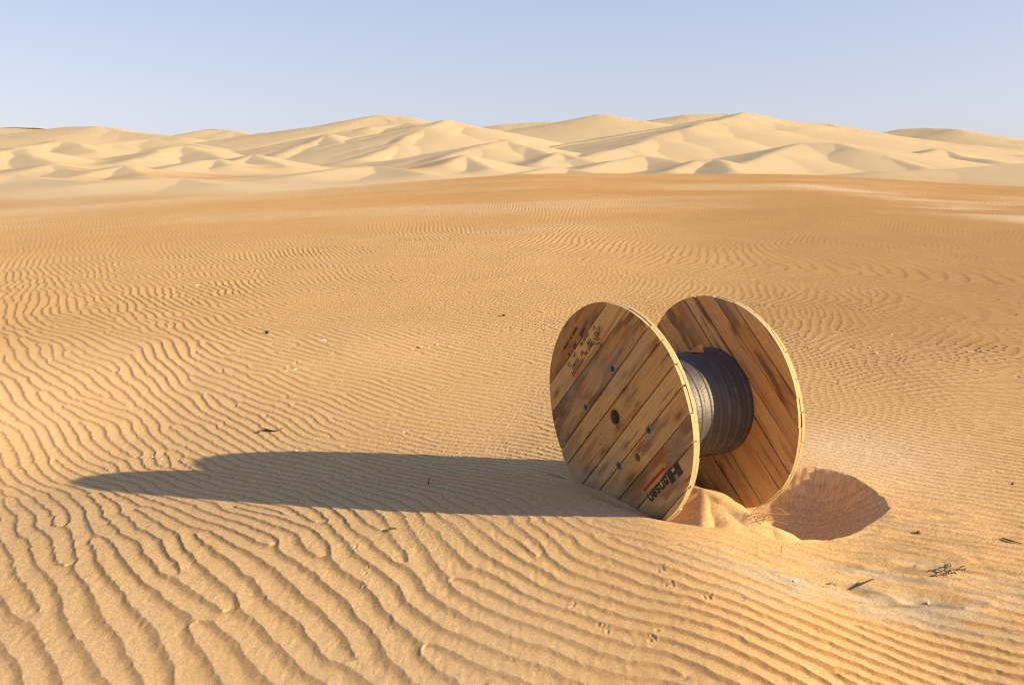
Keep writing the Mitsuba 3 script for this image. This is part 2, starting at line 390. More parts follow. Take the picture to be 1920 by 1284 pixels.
    z = z + np.where(nearm, (0.0024 * fxy * (0.4 + 1.2 * fb(x / 0.7, y / 0.7, 2, 62)) + 0.0016 * (fb(x / 0.013, y / 0.020, 2, 64) - 0.5)) * sstep(8.5, 5, r), 0)
    z = z + np.where(nearm & (sd > 0.02), (0.012 + 0.034 * sstep(0.25, 0.65, a)) * (fb((0.81 * x + 0.59 * y) / 0.6, (0.59 * x - 0.81 * y) / 0.075, 2, 63) - 0.5) * sstep(0.06, 0.3, sd), 0)
    rough = np.clip(blob(x, y, 1640, 1110, 0.50, 0.22) + 0.8 * blob(x, y, 1770, 1055, 0.55, 0.25) + 0.7 * blob(x, y, 1740, 960, 0.40, 0.30), 0, 1)
    rid = 1 - np.abs(2 * fb(x / 0.42 + 5, (y + 0.25 * x) / 0.10, 3, 66) - 1) * 2.2
    z = z + 0.030 * rough * rid + 0.03 * rough * (fb(x / 0.35, y / 0.25, 2, 67) - 0.5)
    z = z - 0.030 * blob(x, y, 1650, 1133, 0.16, 0.035) - 0.022 * blob(x, y, 1590, 1110, 0.10, 0.05)
    # tracks of small animals pressed into it
    g = np.random.default_rng(90)
    for px, py in [(685, 1098), (662, 1022), (690, 1066), (1128, 1186), (1075, 1152), (1325, 1163), (1218, 1213), (1240, 1085), (1262, 1116)]:
        c = gnd(px, py, 0.10 if px < 1300 else 0.05)
        for _ in range(g.integers(2, 5)):
            ox, oy = c[0] + g.normal() * 0.016, c[1] + g.normal() * 0.022
            d2 = ((x - ox) / g.uniform(.004, .008)) ** 2 + ((y - oy) / g.uniform(.005, .012)) ** 2
            z = z + np.where(d2 < 16, -0.0028 * np.exp(-d2) + 0.0010 * np.exp(-(np.sqrt(d2) - 1.8) ** 2 * 2), 0)
    # ---- colour of the sand, with ripple shade and bounced light painted in places
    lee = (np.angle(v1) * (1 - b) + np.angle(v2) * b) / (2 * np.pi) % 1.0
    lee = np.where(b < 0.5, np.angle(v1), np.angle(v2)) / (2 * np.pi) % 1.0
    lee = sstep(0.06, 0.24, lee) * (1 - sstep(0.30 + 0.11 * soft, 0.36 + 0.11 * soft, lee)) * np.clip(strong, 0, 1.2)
    band = band + 0.22 * (fb(x / 5, (y - 0.35 * x) / 3, 3, 70) - 0.5)
    red = 0.08 + 0.34 * sstep(0.54, 0.34, band) * sstep(10, 26, r) + 0.35 * sstep(0.5, 0.65, fb(x / 9, y / 12, 3, 71)) * sstep(5, 14, r)
    red = np.clip(red + 0.38 * sstep(8, 24, r) * lp(th, [-0.55, -0.2, 0.25, 0.55], [0.1, 0.5, 1.1, 1.5])[:, None], 0, 1)
    streak = ridge_height(x, y, np.array([(*at(*q)[:2], 0.0) for q in [(1500, 352, 62), (1640, 362, 50), (1760, 378, 40), (1900, 408, 30), (2100, 440, 25)]]), 1.0, 1e9)
    pale = 0.45 * sstep(0.46, 0.66, band) * sstep(13, 26, r) * (1 - sstep(0.6, 0.9, r / rc[:, None])) + 0.8 * np.exp(-(streak / 2.2) ** 2) * sstep(0.3, 0.6, fb(x / 6, y / 2, 3, 75))
    pale = pale + 0.75 * blob(x, y, 1580, 850, 0.75, 0.6) + 0.35 * blob(x, y, 1150, 1000, 0.35, 0.2) + 0.3 * blob(x, y, 60, 700, 2, 2)
    pale = pale + 0.5 * sstep(0.62, 0.98, r / rc[:, None]) * sstep(0.02, -0.35, th)[:, None]
    pale = pale + 0.16 * sstep(6.5, 4.0, r) * sstep(0.25, -0.1, th)[:, None]
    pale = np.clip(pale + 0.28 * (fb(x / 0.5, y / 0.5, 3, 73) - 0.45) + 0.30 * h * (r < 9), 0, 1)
    grey = 0.9 * sstep(0.50, 0.62, fb(x / 0.26, (y + 0.25 * x) / 0.09, 3, 74)) * np.clip(blob(x, y, 1700, 1110, 0.6, 0.35) + 0.7 * blob(x, y, 1500, 1130, 0.45, 0.2) + 0.6 * blob(x, y, 1690, 990, 0.2, 0.2), 0, 1)
    red = np.clip(red + 0.5 * sstep(0.03, 0.2, sd), 0, 1)  # redder inside the pit, painted in place of warm bounced light
    grey = np.clip(grey + 0.25 * (sd > 0) * sstep(0.42, 0.6, fb((0.81 * x + 0.59 * y) / 0.6, (0.59 * x - 0.81 * y) / 0.075, 2, 63)), 0, 1)
    col = SAND * (1 - red[..., None]) + RED * red[..., None]
    brown = np.clip(0.85 * sstep(5.5, 11.0, r) * sstep(0.0, 0.42, th)[:, None] * (1 - 0.6 * sstep(24, 60, r)) * (0.7 + 0.6 * fb(x / 5, y / 5, 3, 76)), 0, 1)  # darker and browner towards the right, from the middle distance out
    col = col * (1 - brown[..., None]) + BROWN * brown[..., None]
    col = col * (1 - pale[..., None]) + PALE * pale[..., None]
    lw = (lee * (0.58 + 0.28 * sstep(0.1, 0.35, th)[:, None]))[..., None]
    col = col * (1 - lw) + LEE * lw  # redder sand on the lee faces, deepened to paint in more of their shade
    col = col * (1 - grey[..., None]) + GREY * grey[..., None]
    speck = rng.random(x.shape)
    col = col * (1 + 0.42 * (rng.random(x.shape)[..., None] - 0.5) * sstep(9, 4, r)[..., None])
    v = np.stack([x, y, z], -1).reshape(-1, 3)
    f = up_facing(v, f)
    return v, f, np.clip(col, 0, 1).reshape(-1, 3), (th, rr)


def build_dunes():
    th = azimuths(0.082, 36.0)
    zc, rc = crest_of(th)
    r0 = rc * 1.15
    rr = np.concatenate([r0[:, None] + (240.0 - r0)[:, None] * np.linspace(0, 1, 90)[None] ** 1.3, np.repeat(np.concatenate([np.geomspace(240, 1650, 500)[1:], np.geomspace(1650, 3200, 14)[1:]])[None], len(th), 0)], 1)
    x, y, f = polar_mesh(th, rr)
    z, sd, far = height(x, y)
    tilt = np.gradient(z, axis=1) / np.gradient(rr, axis=1)
    flat = np.exp(-(np.abs(tilt) / 0.05) ** 2)
    red = flat * sstep(0.50, 0.64, fb(x / 45, y / 110, 3, 81)) * (1 - sstep(420, 800, rr)) + (1 - sstep(1.2, 1.7, rr / rc[:, None]))
    red = np.clip(red, 0, 1)
    t = np.clip(0.35 * (fb(x / 60, y / 60, 3, 82) - 0.5) + 0.15, 0, 1)
    col = CREAM * (1 - t[..., None]) + np.array([0.52, 0.38, 0.21]) * t[..., None]
    col = col * (1 - 0.8 * red[..., None]) + RED * 0.8 * red[..., None]
    v = np.stack([x, y, z], -1).reshape(-1, 3)
    return v, up_facing(v, f), np.clip(col, 0, 1).reshape(-1, 3)


def grain(p, n, uv):
    return dnoise(p.x * 260, p.y * 260, p.z * 260) * 0.0011


scene['sand_material'] = {'type': 'twosided', 'b': {'type': 'bumpmap', 't': mikit.proc(grain, 6e-4), 'scale': 1.0,
                          'b': {'type': 'diffuse', 'reflectance': {'type': 'mesh_attribute', 'name': 'vertex_color'}}}}
scene['dune_material'] = {'type': 'twosided', 'b': {'type': 'diffuse', 'reflectance': {'type': 'mesh_attribute', 'name': 'vertex_color'}}}

_v, _f, _c, GRID = build_ground()
GROUND_Z = _v.reshape(GRID[1].shape + (3,))
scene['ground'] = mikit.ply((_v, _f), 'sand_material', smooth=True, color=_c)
labels['ground'] = {'label': 'rippled orange desert sand plain around the wooden reel', 'kind': 'structure'}
_v, _f, _c = build_dunes()
scene['dunes'] = mikit.ply((_v, _f), 'dune_material', smooth=True, color=_c)
labels['dunes'] = {'label': 'pale cream sand dunes rising along the horizon', 'kind': 'structure'}
# ------------------------------------------------------------------ the cable reel
def polar_fit(pts, c0, order=4):                     # the flange's outline, not quite a circle: radius by angle, fitted to points seen in the photo
    r = ray(*np.array(pts, float).T)
    o = np.array([0, 0, EYE])
    p = o + r * (((c0 - o) @ N) / (r @ N))[:, None] - c0
    u, v = p @ A, p @ Z3
    phi, rad = np.arctan2(v, u), np.hypot(u, v)
    B = lambda f: np.stack([np.ones_like(f)] + [g(k * f) for k in range(1, order + 1) for g in (np.cos, np.sin)], -1)
    M = B(phi)
    reg = np.diag([0.0] + [0.06 * k * k for k in range(1, order + 1) for _ in (0, 1)])
    w = np.linalg.solve(M.T @ M + reg, M.T @ (rad - 0.6))
    return lambda f: 0.6 + B(np.asarray(f, float)) @ w


NEAR_OUT = polar_fit([(1031, 717), (1034.7, 666), (1046.9, 628.7), (1063.8, 602.5), (1090, 580), (1112.5, 570), (1137.8, 566), (1165, 574), (1180, 579), (1215.6, 610), (1236, 636), (1262.5, 685), (1281, 724), (1292.5, 760), (1032.6, 740), (1034.7, 775.7), (1040, 803), (1050, 841), (1063, 870), (1087, 914.5), (1294, 773.6), (1299.6, 807), (1300.7, 828), (1296.5, 874.6), (1288, 916.6), (1273, 948), (1258.6, 968), (1239.7, 979.7)], C)
FAR_N = 0.70                                         # the far flange's inner face along the axis
FC = C + FAR_N * N
FAR_OUT = polar_fit([(1231, 612), (1253.7, 582), (1282, 562), (1305.7, 556), (1338, 556), (1375.6, 568.5), (1415, 596), (1441.8, 623), (1459.8, 648), (1479.5, 691), (1490, 732), (1493, 760), (1497.5, 788), (1496.5, 834.6), (1487, 870), (1468, 910), (1449, 931), (1419.7, 948), (1396.6, 952)], FC)
THICK = 0.020                                        # one layer of boards; each flange has two, laid crosswise


def disc(outline, grow=1.0):
    f = np.linspace(0, 2 * np.pi, 181)[:-1]
    r = outline(f) * grow
    return Polygon(np.stack([r * np.cos(f), r * np.sin(f)], -1)).buffer(0)


def reel_frame(mesh, n0):                            # from (across, up, towards the viewer) on a flange's face to the world
    v = np.array(mesh.vertices)
    w = C + n0 * N + v[:, :1] * A + v[:, 1:2] * Z3 - v[:, 2:3] * N
    f = np.array(mesh.faces)
    m = trimesh.Trimesh(w, f, process=False)
    if m.volume < 0:
        f = f[:, ::-1]
    return trimesh.Trimesh(w, f, process=False)


def boards(outline, seams, alpha, n0, key, bsdf, seed, holes=(), gap=0.0070, first_ragged=0.012):
    """The boards between the seams (each two points of the face), cut round; n0 is where their outer side lies along the axis."""
    g = np.random.default_rng(seed)
    cuts = []
    along = np.array([math.cos(alpha), math.sin(alpha)])
    for a, b in seams:
        a, b = np.array(a, float), np.array(b, float)
        d = (b - a) / np.linalg.norm(b - a)
        if d @ along < 0:
            a, b, d = b, a, -d
        cuts.append((a - 2 * d, b + 2 * d, d))
    made = []
    for i in range(len(cuts) + 1):
        lo = cuts[i - 1] if i else None
        hi = cuts[i] if i < len(cuts) else None
        lo = lo or (hi[0] + 0.6 * np.array([-hi[2][1], hi[2][0]]), hi[1] + 0.6 * np.array([-hi[2][1], hi[2][0]]), hi[2])
        hi = hi or (lo[0] - 0.6 * np.array([-lo[2][1], lo[2][0]]), lo[1] - 0.6 * np.array([-lo[2][1], lo[2][0]]), lo[2])
        strip = Polygon([lo[0], lo[1], hi[1], hi[0]]).buffer(0).buffer(-gap * g.uniform(0.28, 0.62), join_style=2)
        piece = disc(outline, 1 + g.uniform(-1, 1) * first_ragged * 0.5).intersection(strip)
        for h in holes:
            piece = piece.difference(h)
        piece = max(getattr(piece, 'geoms', [piece]), key=lambda q: q.area)
        if piece.area < 1e-4:
            continue
        m = trimesh.creation.extrude_polygon(piece.simplify(0.0006), THICK - 0.002, engine='earcut')
        m.apply_translation([0, 0, -(THICK - 0.002)])
        proud = g.uniform(-0.0012, 0.0012)
        name = key if not made else '%s_%03d' % (key, len(made))
        scene[name] = mikit.ply(reel_frame(m, n0 + proud), bsdf)
        made.append(name)
    return made


NEAR_SEAMS = [((-0.075, .591), (-.616, .035)), ((.100, .587), (-.591, -.133)), ((.263, .530), (-.489, -.325)), ((.355, .475), (-.422, -.395)), ((.459, .387), (-.288, -.486)), ((.520, .298), (-.129, -.467)),
              ((.581, .187), (.040, -.458)), ((.620, .072), (.193, -.451)), ((.595, -.159), (.407, -.395))]
FAR_SEAMS = [((-.426, .435), (-.221, .261)), ((-.289, .523), (-.031, .287)), ((-.194, .553), (.085, .310)), ((-.053, .573), (.491, .098)), ((.101, .556), (.552, .160)), ((.085, .305), (.367, .065)),
             ((.316, .109), (.588, -.106)), ((.258, -.151), (.502, -.346)), ((.170, -.284), (.386, -.468)), ((.035, -.348), (.283, -.536)), ((-.091, -.397), (.086, -.545))]


def order(seams, alpha):                             # put them in order across the boards
    c, s = math.cos(alpha), math.sin(alpha)
    return sorted(seams, key=lambda q: -(-s * (q[0][0] + q[1][0]) / 2 + c * (q[0][1] + q[1][1]) / 2))


NEAR_AL, FAR_AL = math.radians(49.0), math.radians(139.7)
NEAR_SEAMS, FAR_SEAMS = order(NEAR_SEAMS, NEAR_AL), order(FAR_SEAMS, FAR_AL - math.pi)
mids = lambda seams, al: [(-math.sin(al) * (a[0] + b[0]) / 2 + math.cos(al) * (a[1] + b[1]) / 2, math.tan(math.atan2(b[1] - a[1], b[0] - a[0]) - al if True else 0)) for a, b in seams]


def cross_seams(al, offs):                           # straight seams of the layer behind
    c, s = math.cos(al), math.sin(al)
    return order([((-s * o - c, c * o - s), (-s * o + c, c * o + s)) for o in offs], al)


# wood: grain along each board, a tone of its own for each, knots, stains, nail heads, old grey dirt low down; fresh pale cuts on the rim
def wood(alpha, seams, c0, seed, stain, low_grey, tones, dark=1.0):
    ca, sa = math.cos(alpha), math.sin(alpha)
    offs = [(-sa * (a[0] + b[0]) / 2 + ca * (a[1] + b[1]) / 2) for a, b in seams]
    lean = []
    for a, b in seams:
        e = math.atan2(b[1] - a[1], b[0] - a[0]) - alpha
        e = (e + math.pi / 2) % math.pi - math.pi / 2
        lean.append((math.tan(e), ca * (a[0] + b[0]) / 2 + sa * (a[1] + b[1]) / 2))

    def local(p):
        x, y, z = p.x - c0[0], p.y - c0[1], p.z - c0[2]
        u = x * A[0] + y * A[1]
        return u, z, u * ca + z * sa, -u * sa + z * ca

    def board(s, v):
        k = mi.Float(0)
        for o, (sl, s0) in zip(offs, lean):
            k += dr.select(v < o + sl * (s - s0), 1.0, 0.0)
        return k

    def colour(p, n, uv):
        u, z, s, v = local(p)
        k = board(s, v)
        r1, r2, r3 = cell_rand(k, seed, 1), cell_rand(k, seed, 2), cell_rand(k, seed, 3)
        tone, dirt = mi.Float(0), mi.Float(0)
        for i, (t, d) in enumerate(tones):
            tone = dr.select(dr.abs(k - i) < 0.5, t, tone)
            dirt = dr.select(dr.abs(k - i) < 0.5, d, dirt)
        w = v + 0.012 * (dnoise(s * 3 + 9 * r1, v * 9, seed) - 0.5) + 0.03 * (dnoise(s * 1.3 + 5 * r2, v * 4, seed + 2) - 0.5)
        rings = dr.sin(w * (210 + 160 * r2) + 9 * r3) * 0.5 + 0.5
        fibre = dfbm(s * 6 + 40 * r1, w * 190, seed + 1.0, 3)
        base = mix(mix((0.57, 0.315, 0.105), (0.41, 0.175, 0.048), tone), (0.68, 0.43, 0.175), dr.clip(-tone, 0, 1))
        c = base * (0.80 + 0.30 * fibre) * (0.90 + 0.14 * rings)
        # knots
        kx, ky = s * 5.2 + 20 * r1, v * 9.0
        cx, cy = dr.floor(kx), dr.floor(ky)
        jx, jy = cx + 0.3 + 0.4 * cell_rand(cx, cy, seed + 3), cy + 0.3 + 0.4 * cell_rand(cx, cy, seed + 4)
        dk = dr.sqrt(dr.square((kx - jx) * 0.62) + dr.square(ky - jy))
        has = dr.select(cell_rand(cx, cy, seed + 5) > 0.80, 1.0, 0.0)
        knot = has * (1 - dstep(0.05, 0.13, dk))
        c = mix(c, mi.Color3f(0.13, 0.055, 0.02), 0.8 * knot)
        c = mix(c, mi.Color3f(0.26, 0.11, 0.035), 0.5 * has * (1 - dstep(0.12, 0.30, dk)))
        # stains that run with the grain
        st = dfbm(s * 2.4 + 11 * r2, v * 26 + 3 * r1, seed + 6.0, 4)
        bl = dfbm(s * 8 + 5 * r3, v * 30, seed + 8.0, 4)
        m = dstep(0.50, 0.72, 0.55 * st + 0.45 * bl + 0.24 * (dirt - 0.4)) * stain
        c = mix(c, mi.Color3f(0.125, 0.066, 0.030), m)
        # rusty red streaks
        c = mix(c, mi.Color3f(0.33, 0.11, 0.025), 0.55 * dstep(0.58, 0.72, dfbm(s * 2.2 + 3 * r1, v * 26, seed + 9.0, 3)))
        # dark scratchy saw marks
        c = c * (1 - 0.13 * dstep(0.62, 0.8, dnoise(s * 230, v * 14, seed + 12)) * dstep(0.5, 0.65, dnoise(s * 4, v * 6, seed + 13)))
        # grey and mould low down, where sand and damp reach
        g = dstep(-0.22, -0.55, z + 0.16 * (dfbm(u * 7, z * 7, seed + 10.0, 3) - 0.5)) * low_grey
        c = mix(c, mi.Color3f(0.24, 0.19, 0.13) * (0.55 + 0.9 * dfbm(s * 14, v * 26, seed + 11.0, 3)), g)
        c = mix(c, mi.Color3f(0.36, 0.27, 0.17), 0.34 * dstep(0.42, 0.62, dfbm(u * 5 + seed, z * 5, 3.0, 3)))
        # nail heads in pairs along the boards
        nx, ny = s * 7.5 + 3 * r3, (v + 0.01) * 18.0
        ax_, ay_ = dr.floor(nx), dr.floor(ny)
        dn = dr.sqrt(dr.square((nx - ax_ - 0.2 - 0.6 * cell_rand(ax_, ay_, seed + 14)) / 7.5) + dr.square((ny - ay_ - 0.2 - 0.6 * cell_rand(ax_, ay_, seed + 15)) / 18.0))
        nail = dr.select(cell_rand(ax_, ay_, seed + 16) > 0.45, 1.0, 0.0) * (1 - dstep(0.0028, 0.0045, dn))
        c = mix(c, mi.Color3f(0.06, 0.03, 0.015), 0.85 * nail)
        rim = (1 - dstep(0.3, 0.7, dr.abs(n.x * N[0] + n.y * N[1]))) * dstep(0.555, 0.570, dr.sqrt(u * u + z * z))
        pale = mi.Color3f(0.47, 0.37, 0.195) * (0.62 + 0.5 * dfbm((p.x + p.y) * 60, p.z * 60, (p.x - p.y) * 190, 3))
        return mix(c * dark, pale, rim)

    def relief(p, n, uv):
        u, z, s, v = local(p)
        k = board(s, v)
        return 0.0011 * dfbm(s * 5 + 40 * cell_rand(k, seed, 1), v * 210, seed + 1.0, 3) + 0.0006 * dnoise(s * 300, v * 300, 5)

    return {'type': 'twosided', 'b': {'type': 'bumpmap', 't': mikit.proc(relief, 8e-4), 'scale': 1.0, 'b': {'type': 'principled', 'base_color': mikit.proc(colour), 'roughness': 0.72, 'specular': 0.25}}}


NEAR_TONES = [(.85, .1), (-.15, .0), (.50, .85), (.0, .2), (.20, .35), (-.10, .2), (.15, .5), (.40, .85), (.10, .4), (-.25, .1)]
FAR_TONES = [(-.1, .15), (.30, .7), (.05, .2), (.55, .85), (.1, .35), (-.25, .0), (.35, .5), (.25, .8), (.0, .3), (.1, .3), (.35, .5), (-.1, .3), (.2, .9)]
scene['near_board_wood'] = wood(NEAR_AL, NEAR_SEAMS, C, 3, 0.80, 0.85, NEAR_TONES)
scene['far_board_wood'] = wood(FAR_AL - math.pi, FAR_SEAMS, FC, 8, 0.84, 0.35, FAR_TONES)
BACK_OFFS = [.44, .31, .17, .03, -.11, -.25, -.39, -.50]
NEAR_BACK, FAR_BACK = cross_seams(NEAR_AL + math.pi / 2, BACK_OFFS), cross_seams(FAR_AL - math.pi / 2, BACK_OFFS)
scene['back_board_wood'] = wood(NEAR_AL + math.pi / 2, NEAR_BACK, C, 21, 0.7, 0.3, [(.2, .4)] * 9)
scene['iron'] = {'type': 'twosided', 'b': {'type': 'principled', 'base_color': {'type': 'rgb', 'value': [0.24, 0.205, 0.17]}, 'roughness': 0.7, 'metallic': 0.0}}
scene['rusty_iron'] = {'type': 'twosided', 'b': {'type': 'principled', 'base_color': {'type': 'rgb', 'value': [0.07, 0.045, 0.03]}, 'roughness': 0.7, 'metallic': 0.2}}
scene['black_ink'] = {'type': 'twosided', 'b': {'type': 'principled', 'base_color': mikit.proc(lambda p, n, uv: mix((0.018, 0.012, 0.010), (0.05, 0.03, 0.02), dstep(0.5, 0.7, dfbm(p.x * 70, p.y * 70, p.z * 70, 3)))), 'roughness': 0.6}}
scene['stamp_ink'] = {'type': 'twosided', 'b': {'type': 'diffuse', 'reflectance': {'type': 'rgb', 'value': [0.085, 0.050, 0.026]}}}
scene['red_paint'] = {'type': 'twosided', 'b': {'type': 'principled', 'base_color': mikit.proc(lambda p, n, uv: mix((0.42, 0.008, 0.010), (0.30, 0.03, 0.015), dfbm(p.x * 60, p.y * 60, p.z * 60, 3))), 'roughness': 0.5}}

HUB = (0.021, 0.014)
BOLTS = [(-.011, .263), (-.243, -.003), (.296, .025), (.068, -.235)]
PLUG = (.215, -.142)
holes = [Point(HUB).buffer(0.043, 24)] + [Point(b).buffer(0.0235, 16) for b in BOLTS] + [Point(PLUG).buffer(0.021, 16)]
SH = Point(HUB).buffer(0.043, 24)

boards(NEAR_OUT, NEAR_SEAMS, NEAR_AL, 0.0, 'cable_reel__flange__board', 'near_board_wood', 5, holes)
boards(NEAR_OUT, NEAR_BACK, NEAR_AL + math.pi / 2, THICK + 0.001, 'cable_reel__flange__backing_board', 'back_board_wood', 6, [SH, holes[-1]])
boards(FAR_OUT, FAR_SEAMS, FAR_AL - math.pi, FAR_N, 'cable_reel__flange_001__board', 'far_board_wood', 7, [Point(0, 0).buffer(0.043, 24)])
boards(FAR_OUT, FAR_BACK, FAR_AL - math.pi / 2, FAR_N + THICK + 0.001, 'cable_reel__flange_001__backing_board', 'back_board_wood', 9, [Point(0, 0).buffer(0.043, 24)])


def ring(r0, r1, h, seg=28):                         # a tube: outer radius r1, bore r0, height h, along +z
    prof = np.array([(r0, 0), (r1 - 0.0015, 0), (r1, 0.0015), (r1, h - 0.0015), (r1 - 0.0015, h), (r0, h), (r0, 0)])
    return trimesh.creation.revolve(prof, sections=seg)


for i, (u, v) in enumerate(BOLTS):                   # steel sleeves with a bolt's end in them
    m = ring(0.0175, 0.0230, 0.030)
    m.apply_translation([u, v, -0.027])
    k = 'cable_reel__flange__bolt_sleeve' + ('_%03d' % i if i else '')
    scene[k] = mikit.ply(reel_frame(m, 0), 'iron', smooth=40)
    b = trimesh.creation.cylinder(0.0165, 0.012, sections=16)
    b.apply_translation([u, v, -0.018])
    scene['cable_reel__flange__tie_bolt' + ('_%03d' % i if i else '')] = mikit.ply(reel_frame(b, 0), 'rusty_iron', smooth=40)
scene['hub_wood'] = {'type': 'twosided', 'b': {'type': 'diffuse', 'reflectance': {'type': 'rgb', 'value': [0.20, 0.14, 0.075]}}}
m = ring(0.036, 0.0425, FAR_N + 2 * THICK, 40)
m.apply_translation([HUB[0], HUB[1], -(FAR_N + 2 * THICK)])
scene['cable_reel__hub_tube'] = mikit.ply(reel_frame(m, 0.0), 'hub_wood', smooth=40)

# writing on the near flange; the text runs down to the left along the boards
TX, TY = np.array([-math.cos(NEAR_AL), -math.sin(NEAR_AL)]), np.array([math.sin(NEAR_AL), -math.cos(NEAR_AL)])


def on_face(mesh, origin, key, bsdf, sx=1.0, sy=1.0, label=None, lift=0.0014):
    v = np.array(mesh.vertices)
    p = np.array(origin)[None] + sx * v[:, :1] * TX + sy * v[:, 1:2] * TY
    q = trimesh.Trimesh(np.c_[p, v[:, 2] * 0.5 + lift], mesh.faces, process=False)
    scene[key] = mikit.ply(reel_frame(q, 0), bsdf)
    if label:
        labels[key] = {'label': label}


def spans(mesh):
    return np.ptp(np.array(mesh.vertices)[:, 0])


def fit(p):                                          # a pixel of the photo on the near face, in (across, up)
    r = ray(*p)
    o = np.array([0, 0, EYE])
    w = o + r * (((C - o) @ N) / (r @ N)) - C
    return np.array([w @ A, w @ Z3])


def strokes(lines, w):
    return shapely.union_all([LineString(l).buffer(w, 8) for l in lines])


def arc(cx, cy, rx, ry, a0, a1, n=18):
    t = np.radians(np.linspace(a0, a1, n))
    return [(cx + rx * math.cos(q), cy + ry * math.sin(q)) for q in t]


W_ = 0.125
SMALL = {'a': strokes([arc(.46, .36, .30, .24, 0, 360), [(.78, W_), (.78, .62)], arc(.46, .60, .32, .26, 0, 150)], W_),
         'n': strokes([[(W_, W_), (W_, 1 - W_)], arc(.50, .55, .34, .30, 0, 175), [(.84, .55), (.84, W_)]], W_),
         's': strokes([arc(.42, .68, .26, .17, 20, 270), arc(.42, .32, .27, .17, 90, -160)], W_),
         'e': strokes([arc(.46, .5, .31, .34, 0, 320), [(.18, .5), (.77, .5)]], W_)}
p0, p1, p2, end = fit((1270, 864)), fit((1281.5, 885.5)), fit((1254.6, 888.5)), fit((1214.0, 930))
hh, wid = np.linalg.norm(p1 - p0), np.linalg.norm(p2 - p0)
cap = Polygon([(0, 0), (.38, 0), (.38, .38), (.62, .38), (.62, 0), (1, 0), (1, 1), (.62, 1), (.62, .64), (.38, .64), (.38, 1), (0, 1)])
at_ = 0.0
on_face(trimesh.creation.extrude_polygon(cap, 0.0012, engine='earcut'), p0, 'cable_reel__flange__letter', 'black_ink', 1.15 * wid, hh, 'large black capital H')
room = abs((end - p0) @ TX) - 1.15 * wid - 0.006
xs = room / (1.0 + 1.0 + .84 + .92 + 1.0)
for i, ch in enumerate('ansen'):
    on_face(trimesh.creation.extrude_polygon(SMALL[ch].simplify(0.006), 0.0012, engine='earcut'), p0 + TX * (1.15 * wid + 0.007 + at_), 'cable_reel__flange__letter_%03d' % (i + 1), 'black_ink', xs * 0.97, 0.80 * hh, 'small bold black letter ' + ch)
    at_ += xs * {'a': 1.0, 'n': 1.0, 's': .84, 'e': .92}[ch]
a, b = fit((1246, 877)), fit((1208, 921))
stripe = trimesh.creation.extrude_polygon(box(0, -0.008, np.linalg.norm(b - a), 0.008), 0.0012)
on_face(stripe, a, 'cable_reel__flange__red_stripe', 'red_paint', label='short red painted stripe')
WORDS = 0
for i, (txt, pa, pb, h) in enumerate([("MADE IN CHINA", (1081, 611), (1056, 653), .020), ("Length     640    m", (1096, 613), (1063, 660), .020), ('Drum No    14   32', (1102, 622), (1061, 678), .020),
                                   ('TYPE    7/8"  3110801', (1107, 632), (1068, 681), .020), ('Batch No  P12055713', (1111, 639), (1069, 695), .021)]):
    a, b = fit(pa), fit(pb)
    full = spans(meshkit.text_mesh(txt.replace(' ', '-'), h, 0.0008, False))
    sx = abs((b - a) @ TX) / full
    for w in [w for w in txt.split(' ') if w]:
        pre = txt[:txt.index(w)].replace(' ', '-')
        off = spans(meshkit.text_mesh(pre, h, 0.0008, False)) if pre else 0.0
        key = 'cable_reel__flange__stamped_word' + ('_%03d' % WORDS if WORDS else '')
        WORDS += 1
        on_face(meshkit.text_mesh(w, h, 0.0008, True), a + TX * off * sx, key, 'stamp_ink', sx, 1.0, label='small stamped black word ' + w.replace('"', ' inch'))
pen = [[(0, .8), (.2, 1), (.55, .9), (.5, .6), (0, .05), (.3, .1), (.75, -.02)], [(1.25, .9), (.95, .5), (1.15, .05), (1.5, .3), (1.5, .75), (1.25, .9)], [(2.0, 1), (1.8, .45), (2.3, .5)], [(2.25, .9), (2.1, -.1)],
       [(3.1, 1.0), (2.7, .95), (2.65, .6), (3.0, .5), (2.95, .1), (2.55, .05)]]
a, b = fit((1115, 611)), fit((1117, 647))
th_ = (b - a) / np.linalg.norm(b - a)
for i, st in enumerate(pen):
    g = LineString([(x, y) for x, y in st]).buffer(0.045)
    v = trimesh.creation.extrude_polygon(g, 0.0008)
    w = np.array(v.vertices)
    sc = np.linalg.norm(b - a) / 3.1
    up = np.array([-th_[1], th_[0]])
    q = trimesh.Trimesh(np.c_[a[None] + sc * w[:, :1] * th_ + 0.055 * (w[:, 1:2] - 0.2) * up, w[:, 2] * 0.5 + 0.0014], v.faces, process=False)
    scene['cable_reel__flange__pen_stroke' + ('_%03d' % i if i else '')] = mikit.ply(reel_frame(q, 0), 'stamp_ink')

# the wound cable under its dark tarred wrapping: bulging turns of uneven width
edges = np.cumsum(np.concatenate([[0.058], rng.uniform(0.024, 0.036, 21)]))
edges = 0.050 + (edges - edges[0]) / (edges[-1] - edges[0]) * (FAR_N - 0.052)
ns = np.linspace(0.050, FAR_N - 0.001, 260)
fs = np.linspace(0, 2 * np.pi, 181)[:-1]
NN, FF = np.meshgrid(ns, fs, indexing='ij')
warp = NN + 0.006 * (meshkit.noise(np.stack([np.cos(FF) * 2, np.sin(FF) * 2, NN * 6], -1), 4) - 0.5) * 2
k = np.clip(np.searchsorted(edges, warp.ravel()).reshape(warp.shape), 1, len(edges) - 1)
u = np.clip((warp - edges[k - 1]) / (edges[k] - edges[k - 1]), 0, 1)
bump = np.sqrt(np.clip(1 - (2 * u - 1) ** 2, 0, 1))
RAD = 0.288 + (0.002 + 0.003 * (k % 2)) * bump + 0.005 * np.sin(NN * 9 + 1.0) + 0.004 * (meshkit.fbm(np.stack([np.cos(FF) * 3, np.sin(FF) * 3, NN * 14], -1), 3, 2) - 0.5)
